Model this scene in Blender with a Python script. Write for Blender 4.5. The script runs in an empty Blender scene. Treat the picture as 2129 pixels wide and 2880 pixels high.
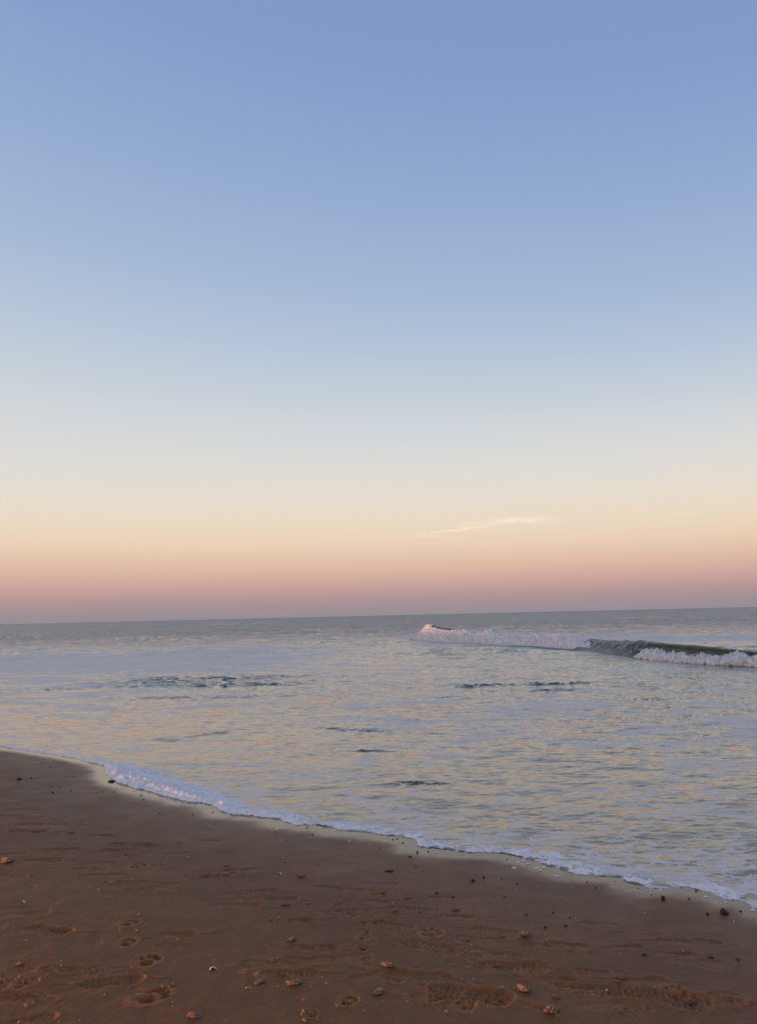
import bpy, bmesh, math, random
import numpy as np
from mathutils import Matrix, Vector, noise as mnoise
R = math.radians
random.seed(7)
rng = np.random.default_rng(11)
S = bpy.context.scene
COL = S.collection

# ------------------------------------------------------------------ camera
CAM_Z, F = 1.55, 2176.0
PITCH, ROLL = R(7.62), R(1.32)
fwd = Vector((0, math.cos(PITCH), math.sin(PITCH)))
r0, u0 = Vector((1, 0, 0)), Vector((0, -math.sin(PITCH), math.cos(PITCH)))
rr = r0 * math.cos(ROLL) - u0 * math.sin(ROLL)
uu = u0 * math.cos(ROLL) + r0 * math.sin(ROLL)
cam_d = bpy.data.cameras.new('camera'); cam = bpy.data.objects.new('camera', cam_d); COL.objects.link(cam)
cam_d.sensor_fit = 'VERTICAL'; cam_d.sensor_height = 36; cam_d.lens = F / 2880 * 36
cam_d.clip_start = 0.05; cam_d.clip_end = 90000
cam.matrix_world = Matrix(((rr.x, uu.x, -fwd.x, 0), (rr.y, uu.y, -fwd.y, 0), (rr.z, uu.z, -fwd.z, CAM_Z), (0, 0, 0, 1)))
S.camera = cam

# ------------------------------------------------------------------ sky + sun
SUN_EL, SUN_AZ = R(1.6), R(-104)       # azimuth measured clockwise from +Y (negative = left, a little behind the camera)
SUN_DIR = Vector((math.sin(SUN_AZ) * math.cos(SUN_EL), math.cos(SUN_AZ) * math.cos(SUN_EL), math.sin(SUN_EL)))
sd = bpy.data.lights.new('sun', 'SUN'); sun = bpy.data.objects.new('sun', sd); COL.objects.link(sun)
sd.energy = 4.8; sd.angle = R(0.53); sd.color = (1.0, 0.40, 0.18)
sun.rotation_euler = SUN_DIR.to_track_quat('Z', 'Y').to_euler()

def lin(c):
    return tuple(((v / 255) / 12.92 if v / 255 <= .04045 else ((v / 255 + .055) / 1.055) ** 2.4) for v in c)

class NT:
    """tiny node builder"""
    def __init__(s, tree): s.t = tree; s.n = tree.nodes; s.l = tree.links
    def add(s, typ, **kw):
        n = s.n.new(typ)
        for k, v in kw.items(): setattr(n, k, v)
        return n
    def put(s, sock, v):
        if isinstance(v, bpy.types.NodeSocket): s.l.new(v, sock)
        elif v is not None: sock.default_value = v
    def math(s, op, a, b=None, c=None, clamp=False):
        n = s.add('ShaderNodeMath', operation=op, use_clamp=clamp)
        s.put(n.inputs[0], a); s.put(n.inputs[1], b) if b is not None else 0
        if c is not None: s.put(n.inputs[2], c)
        return n.outputs[0]
    def vmath(s, op, a, b=None, scale=None):
        n = s.add('ShaderNodeVectorMath', operation=op)
        s.put(n.inputs[0], a)
        if b is not None: s.put(n.inputs[1], b)
        if scale is not None: s.put(n.inputs['Scale'], scale)
        return n.outputs['Value'] if op in ('DOT_PRODUCT', 'LENGTH', 'DISTANCE') else n.outputs['Vector']
    def mr(s, v, a, b, c=0., d=1., smooth=True):
        n = s.add('ShaderNodeMapRange', interpolation_type='SMOOTHSTEP' if smooth else 'LINEAR')
        s.put(n.inputs[0], v); s.put(n.inputs[1], a); s.put(n.inputs[2], b); s.put(n.inputs[3], c); s.put(n.inputs[4], d)
        return n.outputs[0]
    def mix(s, f, a, b, mode='MIX'):
        n = s.add('ShaderNodeMix', data_type='RGBA', blend_type=mode)
        s.put(n.inputs[0], f); s.put(n.inputs[6], a if isinstance(a, bpy.types.NodeSocket) else (*a[:3], 1)); s.put(n.inputs[7], b if isinstance(b, bpy.types.NodeSocket) else (*b[:3], 1))
        return n.outputs[2]
    def noise(s, vec, scale, detail=3, rough=.5, dist=0., col=False):
        n = s.add('ShaderNodeTexNoise')
        s.put(n.inputs['Vector'], vec); s.put(n.inputs['Scale'], scale); s.put(n.inputs['Detail'], detail)
        s.put(n.inputs['Roughness'], rough); s.put(n.inputs['Distortion'], dist)
        return n.outputs['Color' if col else 'Fac']
    def attr(s, name): return s.add('ShaderNodeAttribute', attribute_name=name).outputs['Fac']
    def mapping(s, vec, scale=(1, 1, 1), rot=(0, 0, 0), loc=(0, 0, 0)):
        n = s.add('ShaderNodeMapping'); s.put(n.inputs['Vector'], vec)
        n.inputs['Scale'].default_value = scale; n.inputs['Rotation'].default_value = rot; n.inputs['Location'].default_value = loc
        return n.outputs[0]

W = bpy.data.worlds.new('World'); S.world = W; W.use_nodes = True
W.node_tree.nodes.clear(); w = NT(W.node_tree)
dirv = w.add('ShaderNodeTexCoord').outputs['Generated']
sep = w.add('ShaderNodeSeparateXYZ'); w.l.new(dirv, sep.inputs[0])
el = w.math('MULTIPLY', w.math('ARCSINE', sep.outputs['Z']), 180 / math.pi)      # elevation in degrees
fac = w.math('ADD', 1.0, w.math('MULTIPLY', sep.outputs['X'], w.mr(el, 6.0, 22.0, 0.03, 0.22)))               # the sunward (left) side is paler
el2 = w.math('DIVIDE', w.math('MULTIPLY', el, fac), 90, clamp=True)
ramp = w.add('ShaderNodeValToRGB'); w.l.new(el2, ramp.inputs[0])
SKY = [(0.0, (151, 141, 148)), (0.7, (162, 144, 149)), (1.5, (182, 151, 151)), (2.4, (205, 166, 157)), (3.6, (222, 186, 166)), (5.0, (233, 206, 181)),
       (6.6, (235, 217, 194)), (8.4, (230, 220, 206)), (10.5, (222, 220, 214)), (13.0, (212, 215, 217)), (16.0, (197, 207, 217)),
       (19.5, (180, 196, 217)), (24.0, (163, 184, 213)), (30.0, (147, 171, 208)), (37.0, (132, 157, 202)), (45.0, (124, 149, 195)), (62.0, (124, 142, 184)), (90.0, (124, 134, 165))]
cr = ramp.color_ramp
while len(cr.elements) < len(SKY): cr.elements.new(0.5)
for e, (d, c) in zip(cr.elements, SKY): e.position = d / 90; e.color = (*lin(c), 1)
# sunward half of the dome: physical low-sun sky
nish = w.add('ShaderNodeTexSky', sky_type='NISHITA', sun_disc=False, sun_elevation=SUN_EL, sun_rotation=SUN_AZ)
nsc = w.vmath('SCALE', nish.outputs[0], scale=0.05)
sdot = w.vmath('DOT_PRODUCT', dirv, tuple(SUN_DIR))
glow = w.add('ShaderNodeValToRGB'); w.l.new(w.math('DIVIDE', el, 90, clamp=True), glow.inputs[0])
GL = [(0, (.80, .42, .24)), (8, (.88, .62, .44)), (25, (.74, .63, .54)), (50, (.46, .46, .50)), (90, (.26, .29, .38))]
while len(glow.color_ramp.elements) < len(GL): glow.color_ramp.elements.new(0.5)
for e, (d, c) in zip(glow.color_ramp.elements, GL): e.position = d / 90; e.color = (*c, 1)
sunside = w.vmath('ADD', glow.outputs[0], nsc)
skycol = w.mix(w.mr(sdot, 0.36, 0.95), ramp.outputs[0], sunside)
# a thin wisp of cloud low over the sea, laid out by azimuth and elevation
azd = w.math('MULTIPLY', w.math('ARCTAN2', sep.outputs['X'], sep.outputs['Y']), 180 / math.pi)
cuv = w.add('ShaderNodeCombineXYZ'); w.put(cuv.inputs[0], azd); w.put(cuv.inputs[1], w.math('MULTIPLY', el, 5.0))
wz = w.math('MULTIPLY', w.math('SUBTRACT', w.noise(cuv.outputs[0], .7, 4, .6), .5), .8)
def wisp(a0, a1, e0, e1, th, amt):
    u = w.math('DIVIDE', w.math('SUBTRACT', azd, a0), a1 - a0)
    ec = w.math('ADD', w.math('MULTIPLY_ADD', u, e1 - e0, e0), wz)
    g = w.mr(w.math('ABSOLUTE', w.math('SUBTRACT', el, ec)), 0, th, 1, 0)
    env = w.math('MULTIPLY', w.mr(u, 0, .45), w.mr(u, 1, .6))
    return w.math('MULTIPLY', w.math('MULTIPLY', g, env), amt)
cm = w.math('ADD', wisp(1.2, 10.2, 5.7, 6.55, .17, .8), w.math('ADD', wisp(7.2, 13.6, 6.75, 6.6, .34, .8), w.math('ADD', wisp(-.5, 6.5, 5.5, 5.8, .10, .4), wisp(3.0, 11.5, 6.35, 6.7, .18, .35))))
cm = w.math('MULTIPLY', cm, w.mr(w.noise(cuv.outputs[0], 1.6, 5, .65), .3, .6, .35, 1))
skycol = w.mix(w.math('MULTIPLY', cm, 1.0, clamp=True), skycol, lin((255, 233, 208)))
bg = w.add('ShaderNodeBackground'); w.l.new(skycol, bg.inputs[0]); bg.inputs[1].default_value = 1.0
wo = w.add('ShaderNodeOutputWorld'); w.l.new(bg.outputs[0], wo.inputs[0])
S.view_settings.view_transform = 'Standard'; S.view_settings.look = 'None'
S.view_settings.exposure = 0.0; S.view_settings.gamma = 1.0
S.render.engine = 'CYCLES'
S.cycles.max_bounces = 5

# ------------------------------------------------------------------ maths helpers
def perlin(x, y, seed=0):
    x = np.asarray(x, float); y = np.asarray(y, float)
    xi = np.floor(x).astype(np.int64); yi = np.floor(y).astype(np.int64); xf = x - xi; yf = y - yi
    def g(ix, iy, dx, dy):
        h = (ix * 374761393 + iy * 668265263 + seed * 974711) & 0x7fffffff
        h = ((h ^ (h >> 13)) * 1274126177) & 0x7fffffff; h = h ^ (h >> 16)
        a = (h & 0xffff) * (2 * math.pi / 65536.)
        return np.cos(a) * dx + np.sin(a) * dy
    u = xf * xf * xf * (xf * (xf * 6 - 15) + 10); v = yf * yf * yf * (yf * (yf * 6 - 15) + 10)
    a = g(xi, yi, xf, yf); b = g(xi + 1, yi, xf - 1, yf); c = g(xi, yi + 1, xf, yf - 1); d = g(xi + 1, yi + 1, xf - 1, yf - 1)
    return 1.5 * ((a * (1 - u) + b * u) * (1 - v) + (c * (1 - u) + d * u) * v)
def fbm(x, y, seed=0, oct=3, rough=.5):
    t = 0; a = 1; s = 0
    for i in range(oct):
        t = t + a * perlin(x * 2 ** i, y * 2 ** i, seed + i * 7); s += a; a *= rough
    return t / s
def sst(a, b, x):
    t = np.clip((x - a) / (b - a), 0, 1); return t * t * (3 - 2 * t)

# shore frame: q = distance towards the sea, t = distance along the shore (towards the right of the picture)
NQ = np.array([0.665, 0.747]); NQ /= np.linalg.norm(NQ); NTT = np.array([NQ[1], -NQ[0]])
def qt(x, y): return x * NQ[0] + y * NQ[1], x * NTT[0] + y * NTT[1]
SLOPE, SEA = 0.05, -0.32
def sand_base(x, y):
    q, t = qt(x, y)
    z = -SLOPE * (q - 2.4)
    zz = np.where(q < 2.4, 0.012 * np.log1p(np.maximum(0, 2.4 - q) * 2.0), z)
    return np.maximum(zz, -1.6)
def ray(px, py):
    d = fwd + rr * ((px - 1064.5) / F) + uu * ((1440 - py) / F)
    return np.array(d)
def hit(px, py, zf):
    d = ray(px, py); z = 0.0
    for _ in range(30):
        k = (z - CAM_Z) / d[2]; x, y = d[0] * k, d[1] * k
        z = 0.5 * z + 0.5 * float(zf(x, y))
    return x, y, z
EDGE = [(-700, 2030), (-300, 2062), (0, 2101), (97, 2114), (193, 2129), (292, 2152), (298, 2180), (327, 2201), (387, 2220), (473, 2241), (533, 2256), (596, 2262), (632, 2288),
        (709, 2295), (774, 2302), (826, 2320), (873, 2322), (933, 2326), (946, 2336), (1011, 2341), (1075, 2350), (1161, 2359), (1174, 2382), (1260, 2391),
        (1312, 2400), (1419, 2400), (1506, 2426), (1605, 2457), (1678, 2467), (1738, 2468), (1764, 2487), (1841, 2500), (1927, 2496), (1992, 2512),
        (2034, 2534), (2088, 2532), (2116, 2556), (2200, 2570), (2400, 2640), (2900, 2760)]
ep = np.array([qt(*hit(a, b, sand_base)[:2]) for a, b in EDGE])
order = np.argsort(ep[:, 1]); EQ, ET = ep[order, 0], ep[order, 1]
def s_of(x, y):
    q, t = qt(x, y)
    Q = np.interp(t, ET, EQ) + 0.02 * perlin(t * 5.3, 0 * t + 3.1, 5) + 0.011 * perlin(t * 17, 0 * t, 6)
    return q - Q, q, t
def px_of(x, y, z):
    """source-pixel coordinates of world points (used to look up where a zone of the beach lies)"""
    dx, dy, dz = x, y, z - CAM_Z
    f = dx * fwd[0] + dy * fwd[1] + dz * fwd[2]; f = np.where(f > .05, f, .05)
    a = dx * rr[0] + dy * rr[1] + dz * rr[2]; b = dx * uu[0] + dy * uu[1] + dz * uu[2]
    return 1064.5 + F * a / f, 1440 - F * b / f
def water_base(x, y, s=None):
    if s is None: s, q, t = s_of(x, y)
    q, t = qt(x, y)
    edge = -SLOPE * (q - s - 2.4)
    body = SEA + (edge - SEA) * np.exp(-np.maximum(s, 0) / 5.0)
    lead = 0.006 * sst(-0.004, 0.05, s)
    return np.where(s >= 0, body + lead, sand_base(x, y) - 0.03 + lead)

def mesh_grid(name, X, Y, Z, mat, attrs=None, keep=None):
    n, m = X.shape
    me = bpy.data.meshes.new(name)
    co = np.empty((n * m, 3)); co[:, 0] = X.ravel(); co[:, 1] = Y.ravel(); co[:, 2] = Z.ravel()
    i = np.arange(n * m).reshape(n, m)
    f = np.stack([i[:-1, :-1], i[:-1, 1:], i[1:, 1:], i[1:, :-1]], -1).reshape(-1, 4)
    if keep is not None:
        f = f[keep.ravel()]
        used = np.zeros(n * m, bool); used[f.ravel()] = True
        remap = np.cumsum(used) - 1; co = co[used]; f = remap[f]
        attrs = {k: v.ravel()[used] for k, v in (attrs or {}).items()}
    me.vertices.add(len(co)); me.vertices.foreach_set('co', co.ravel())
    me.loops.add(f.size); me.loops.foreach_set('vertex_index', f.ravel().astype(np.int32))
    me.polygons.add(len(f)); me.polygons.foreach_set('loop_start', (np.arange(len(f)) * 4).astype(np.int32))
    me.polygons.foreach_set('use_smooth', np.ones(len(f), bool))
    for k, v in (attrs or {}).items():
        a = me.attributes.new(k, 'FLOAT', 'POINT'); a.data.foreach_set('value', v.ravel().astype(np.float32))
    me.update(calc_edges=True); me.validate()
    me.materials.append(mat)
    o = bpy.data.objects.new(name, me); COL.objects.link(o)
    return o

def new_mat(name):
    m = bpy.data.materials.new(name); m.use_nodes = True; m.node_tree.nodes.clear()
    k = NT(m.node_tree)
    b = k.add('ShaderNodeBsdfPrincipled'); o = k.add('ShaderNodeOutputMaterial'); k.l.new(b.outputs[0], o.inputs[0])
    return m, k, b

# ------------------------------------------------------------------ sand material
def sand_material():
    m, k, b = new_mat('wet_sand')
    P = k.add('ShaderNodeTexCoord').outputs['Object']
    wet = k.attr('wet'); dry_sunlit = k.attr('loose_sunlit')
    big = k.noise(P, 1.3, 4, .6); mid = k.noise(P, 9, 4, .6); fine = k.noise(P, 190, 3, .75)
    c1 = k.mix(k.mr(big, .3, .7), (0.168, 0.074, 0.032), (0.224, 0.098, 0.041))
    c2 = k.mix(k.mr(mid, .35, .7, 0, .4), c1, (0.142, 0.063, 0.029))
    grain = k.mix(k.mr(fine, .3, .72, 0, 1), (0.62, 0.62, 0.62), (1.38, 1.37, 1.34))
    c2 = k.mix(k.attr('upper'), c2, k.mix(k.mr(mid, .35, .7), (0.240, 0.091, 0.029), (0.185, 0.075, 0.027)))
    c3 = k.mix(1.0, c2, grain, 'MULTIPLY')
    c4 = k.mix(dry_sunlit, c3, (0.33, 0.130, 0.046))  # ochre of loose sand plus sunlight on print walls, painted into the colour
    c5 = k.mix(k.math('MULTIPLY', wet, .45), c4, (0.085, 0.050, 0.034))
    k.put(b.inputs['Base Color'], c5)
    wn = k.noise(P, 5.0, 4, .6)
    gl = k.math('ADD', wet, k.math('MULTIPLY', k.math('SUBTRACT', wn, .5), .35))
    k.put(b.inputs['Roughness'], k.mr(gl, .0, .75, .58, .09))
    k.put(b.inputs['IOR'], k.mr(wet, .1, .9, 1.22, 1.31))
    bp = k.add('ShaderNodeBump'); k.put(bp.inputs['Height'], k.math('ADD', k.math('MULTIPLY', fine, .0012), k.math('MULTIPLY', k.noise(P, 60, 3, .6), .0035)))
    k.put(bp.inputs['Strength'], k.mr(wet, .25, .8, .75, .02)); k.put(bp.inputs['Distance'], 1.0)
    k.l.new(bp.outputs[0], b.inputs['Normal'])
    return m
M_SAND = sand_material()

# ------------------------------------------------------------------ footprints: places read from the beach
def A(x, y): return (x / 2.327, 2400 + y / 2.327)
def B(x, y): return (710 + x / 2.327, 2400 + y / 2.327)
def C(x, y): return (1420 + x / 2.327, 2400 + y / 2.327)
def D(x, y): return (x / 2.327, 2080 + y / 2.327)
def E(x, y): return (710 + x / 2.327, 2150 + y / 2.327)
def G(p): return hit(p[0], p[1], sand_base)

# (pixel, length m, heading deg [0 = to the right], depth m, tread 0/1)
SHOES = [(A(90, 362), .17, 4, .006, 0), (A(165, 405), .26, 5, .010, 0), (A(320, 505), .27, -12, .022, 1), (A(405, 762), .20, 0, .013, 1), (A(540, 770), .2, 0, .007, 1),
         (A(745, 840), .26, 8, .022, 1), (A(110, 945), .25, -6, .017, 1), (A(100, 855), .2, 5, .010, 1), (A(930, 243), .2, 5, .010, 1), (A(1080, 232), .22, -5, .011, 0),
         (A(660, 62), .22, 0, .008, 1), (A(290, 45), .27, 4, .010, 0), (A(1570, 268), .2, 0, .009, 1), (A(1560, 345), .26, -5, .010, 0), (A(1160, 532), .2, 8, .014, 0), (A(1150, 603), .2, 0, .007, 1),
         (A(720, 762), .2, 0, .006, 1), (A(225, 1085), .18, 10, .012, 1), (A(870, 190), .22, 0, .014, 1), (A(1050, 205), .24, -8, .008, 1), (A(1420, 150), .18, 8, .014, 1), (A(910, 800), .25, 0, .006, 1),
         (B(260, 440), .25, 8, .018, 1), (B(395, 620), .24, -8, .020, 0), (B(235, 788), .25, 4, .020, 1), (B(150, 300), .26, -6, .012, 1), (B(855, 318), .24, 0, .010, 0),
         (B(745, 385), .2, -12, .012, 0), (B(930, 478), .24, -22, .014, 1), (B(1165, 620), .3, -35, .014, 1), (B(1080, 805), .32, -14, .016, 1), (B(1430, 925), .36, -24, .030, 1),
         (B(520, 228), .24, -5, .009, 1), (B(1050, 370), .28, 0, .013, 1), (B(1350, 420), .2, 0, .014, 0), (B(790, 800), .2, 12, .010, 0), (B(85, 722), .26, -4, .010, 0), (B(580, 690), .28, 0, .007, 1),
         (B(1480, 572), .26, -4, .009, 1), (B(370, 700), .26, 12, .008, 1), (B(1600, 515), .26, -12, .010, 1), (B(60, 250), .22, 0, .010, 1), (B(1570, 660), .3, -22, .012, 1), (B(1240, 290), .16, 0, .008, 0),
         (B(690, 245), .26, -3, .007, 1), (B(590, 325), .14, 60, .008, 0), (B(840, 205), .24, 0, .006, 1), (B(540, 380), .16, 5, .010, 1), (B(1190, 940), .22, 0, .016, 1), (B(850, 365), .2, 0, .010, 1),
         (C(1010, 935), .42, -16, .030, 1), (C(400, 602), .24, -5, .016, 0), (C(262, 605), .22, 0, .008, 1), (C(60, 745), .34, -8, .020, 1), (C(510, 892), .28, -22, .016, 1), (C(790, 612), .18, 0, .009, 0),
         (C(1110, 575), .2, -5, .010, 0), (C(1600, 1000), .24, -22, .014, 1), (C(1330, 575), .14, -20, .012, 0), (C(900, 840), .24, -5, .010, 0), (C(310, 825), .2, -10, .010, 0), (C(700, 1000), .26, 0, .010, 0),
         (C(1120, 665), .2, 0, .012, 0), (C(610, 785), .24, 0, .008, 0), (C(860, 1045), .14, 20, .012, 1), (C(840, 525), .3, 0, .006, 0), (C(600, 460), .2, -4, .007, 0), (C(1330, 950), .3, -5, .010, 1), (C(1250, 715), .3, -14, .006, 0),
         (D(270, 560), .4, 5, .008, 0), (D(190, 605), .3, 0, .011, 0), (D(410, 720), .25, 0, .011, 0), (D(280, 795), .3, 0, .009, 0), (D(30, 755), .3, 4, .010, 0), (D(640, 630), .22, 8, .008, 0), (D(160, 460), .3, 0, .006, 0),
         (D(790, 730), .3, 6, .010, 1), (D(1420, 895), .22, 8, .013, 1), (D(1580, 860), .26, 0, .012, 0), (D(700, 885), .24, 0, .010, 1), (D(600, 850), .24, -5, .009, 0), (D(30, 895), .3, 0, .012, 0), (D(900, 690), .24, 3, .011, 1),
         (D(95, 395), .3, 0, .005, 0), (D(1330, 665), .24, 0, .006, 0), (D(1150, 745), .22, 0, .005, 0), (D(30, 505), .35, 0, .010, 0)]
PAWS = [(A(852, 460), .10, .025), (A(838, 583), .10, .026), (A(972, 702), .13, .040), (A(1000, 935), .15, .048), (A(905, 80), .12, .022), (A(855, 15), .10, .02), (A(1025, 72), .09, .012),
        (B(630, 965), .085, .034), (B(390, 1047), .06, .026), (B(748, 695), .07, .022), (B(725, 620), .07, .02), (B(725, 553), .08, .012), (B(755, 516), .06, .012), (B(1195, 942), .09, .028), (B(1170, 527), .13, .020),
        (A(140, 860), .09, .02), (A(40, 852), .08, .016), (B(805, 258), .09, .02), (B(660, 402), .08, .018), (B(1395, 1000), .10, .02), (B(1600, 960), .12, .022), (C(1110, 905), .12, .02), (D(615, 845), .1, .01), (D(1270, 550), .08, .006)]

def build_sand():
    def axis(lo, hi, step, out_lo, out_hi, g=1.13):
        core = [lo]
        while core[-1] < hi: core.append(core[-1] + step(core[-1]))
        a, d = [lo], step(lo)
        while a[-1] > out_lo: d *= g; a.append(a[-1] - d)
        b, d = [core[-1]], step(core[-1])
        while b[-1] < out_hi: d *= g; b.append(b[-1] + d)
        return np.array(a[:0:-1] + core + b[1:])
    xs = axis(-5.6, 3.2, lambda x: .0066 if abs(x) < 2.4 else .0066 + .006 * (abs(x) - 2.4), -320, 160)
    ys = axis(2.5, 11.5, lambda y: max(.0062, .00042 * y * y), -260, 180)
    X, Y = np.meshgrid(xs, ys, indexing='ij')
    Z = sand_base(X, Y)
    s, q, t = s_of(X, Y)
    onb = sst(0.25, -0.9, s)                                # footprints vanish where the swash has smoothed the sand
    near = sst(40, 14, np.hypot(X, Y))
    Z = Z + near * onb * (.008 * fbm(X * 1.1, Y * 1.1, 3, 3) + .0035 * fbm(X * 4.5, Y * 4.5, 9, 3) + .0016 * fbm(X * 17, Y * 17, 19, 2))
    Z = Z + (1 - near) * .12 * fbm(X * .07, Y * .07, 31, 3) * sst(0, -6, s)
    # long low dune out of view at left, crest shaped to shade the breaker
    dx = (X + 86 + 0.10 * (Y)) / 17.0
    ridge = np.exp(-dx * dx) * sst(125, 70, Y) * sst(-230, -120, Y)
    top = SHADE_DUNE_H + .66 * sst(-14, -6, Y) + .28 * sst(-12, 22, Y) - .45 * sst(-9, -17, Y) + .10 * fbm(X * .02, Y * .06, 77, 3)
    Z = Z + top * ridge
    loose_sunlit = np.zeros_like(Z)
    def window(cx, cy, r):
        i0, i1 = np.searchsorted(xs, [cx - r, cx + r]); j0, j1 = np.searchsorted(ys, [cy - r, cy + r])
        return slice(max(i0 - 1, 0), i1 + 1), slice(max(j0 - 1, 0), j1 + 1)
    for n, (p, L, hd, dep, tread) in enumerate(SHOES):
        cx, cy, _ = G(p); w_ = window(cx, cy, L * .9)
        dep = dep * (.68 if p[1] > 2400 else 1.15); a = R(hd); lx = ((X[w_] - cx) * math.cos(a) + (Y[w_] - cy) * math.sin(a)) / (L / 2)
        ly = (-(X[w_] - cx) * math.sin(a) + (Y[w_] - cy) * math.cos(a)) / (L / 2)
        sgn = 1 if n % 2 else -1; lx = lx * (1 if n % 3 else -1)
        c_ = sgn * .07 * np.sin(lx * 2.2)
        hw = .33 - .07 * np.cos(lx * 4.2 + .6) - .05 * sst(.2, 1, -lx)
        hw = hw * np.sqrt(np.clip(1.02 - np.abs(lx) ** 4.5, 0, 1))
        dd = np.abs(ly - c_) - hw
        dd = dd + .05 * perlin(X[w_] * 30, Y[w_] * 30, 41 + n)
        inside = sst(.06, -.07, dd)
        wob = .55 + .45 * perlin(lx * 1.6 + n * 3.1, ly * 1.6, 50 + n) + .35 * sst(-.6, .9, lx * (1 if n % 4 else -1))
        depth = dep * np.clip(wob, .12, 1.3)
        prof = -depth * inside
        if tread:
            bars = np.sin(lx * L / 2 / .0125 * math.pi + 1.2 * np.sin(ly * 7))
            prof = prof + inside * np.clip(bars, -.3, .8) * min(dep * .42, .007) * sst(-.7, .1, perlin(lx * 2, ly * 2, 90 + n) + .1)
            prof = prof + inside * .25 * dep * perlin(X[w_] * 45, Y[w_] * 45, 7 + n)
        rim = np.exp(-((dd - .13) / .085) ** 2) * dep * .40 * np.clip(.4 + perlin(lx * 2.5, ly * 2.5, 70 + n), 0, 1.4)
        toe = np.exp(-(((lx - .98) / .16) ** 2 + ((ly - c_) / .3) ** 2)) * dep * .5
        o = onb[w_] if dep > .008 else onb[w_]
        Z[w_] += (prof + rim + toe) * o
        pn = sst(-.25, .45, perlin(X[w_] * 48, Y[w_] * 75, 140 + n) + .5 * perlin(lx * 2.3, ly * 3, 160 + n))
        loose_sunlit[w_] = np.maximum(loose_sunlit[w_], np.clip(inside * pn * min(1.0, dep / .009) * (1.0 if n % 5 else .5) + np.clip((rim + toe) / .012, 0, .5), 0, 1) * o)
    for n, (p, Wd, dep) in enumerate(PAWS):
        dep = dep * .60; Wd = Wd * .85; cx, cy, _ = G(p); w_ = window(cx, cy, Wd * 1.4)
        a = rng.uniform(-.5, .5) + 1.4
        u = ((X[w_] - cx) * math.cos(a) + (Y[w_] - cy) * math.sin(a)) / Wd; v = (-(X[w_] - cx) * math.sin(a) + (Y[w_] - cy) * math.cos(a)) / Wd
        u = u + .05 * perlin(X[w_] * 40, Y[w_] * 40, n); v = v + .05 * perlin(X[w_] * 40, Y[w_] * 40, n + 9)
        h = np.zeros_like(u)
        for (pu, pv, ru, rv, dd) in [(-.22, 0, .27, .34, 1.0), (.22, .34, .17, .12, .85), (.42, .13, .18, .115, .95), (.42, -.13, .18, .115, .95), (.22, -.34, .17, .12, .85)]:
            e = np.sqrt(((u - pu) / ru) ** 2 + ((v - pv) / rv) ** 2)
            h = np.maximum(h, sst(1.05, .62, e) * dd)
        e = np.sqrt((u / .78) ** 2 + (v / .66) ** 2)
        rim = np.exp(-((e - .95) / .16) ** 2) * .11 * (1 + perlin(u * 4, v * 4, n + 30))
        Z[w_] += (-h + rim) * dep * onb[w_]
        loose_sunlit[w_] = np.maximum(loose_sunlit[w_], np.clip(sst(1.15, .8, e) * sst(-.1, .35, perlin(u * 5, v * 5, n + 60) + .25 * (1 - h)), 0, .9) * onb[w_])
    # wetness: mirror film next to the swash, damp band behind it
    px, py = px_of(X, Y, Z)
    wd = np.interp(t, [ET[0], *[qt(*hit(a, b, sand_base)[:2])[1] for a, b in [(0, 2110), (300, 2165), (600, 2270), (900, 2330), (1200, 2390), (1600, 2460), (2000, 2520)]], ET[-1]],
                   [.12, .12, .08, .18, .20, .17, .14, .14, .14])
    wmax = .27 + .50 * sst(.8, -2.6, t)
    wn = .10 * fbm(X * 2.3, Y * 2.3, 61, 3) + .035 * fbm(X * 11, Y * 11, 63, 2)
    wet = sst(-wd * .9 - .26, -wd * .2 + .03, s + wn * .6) ** 1.5 * .80 * wmax + .24 * sst(-2.2, -.1, s + wn * 2)
    wet = np.where(s > 0.02, 1.0, wet)
    o = mesh_grid('beach_sand', X, Y, Z, M_SAND, {'wet': wet, 'loose_sunlit': loose_sunlit, 'upper': .85 * sst(-.7, -3.0, s + .35 * fbm(X * .8, Y * .8, 88, 3))})
    o['kind'] = 'structure'
    return xs, ys, Z
SHADE_DUNE_H = 2.35
XS, YS, ZS = build_sand()
def sand_z(x, y):
    i = int(np.clip(np.searchsorted(XS, x), 1, len(XS) - 1)); j = int(np.clip(np.searchsorted(YS, y), 1, len(YS) - 1))
    return float(ZS[i, j])

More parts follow.
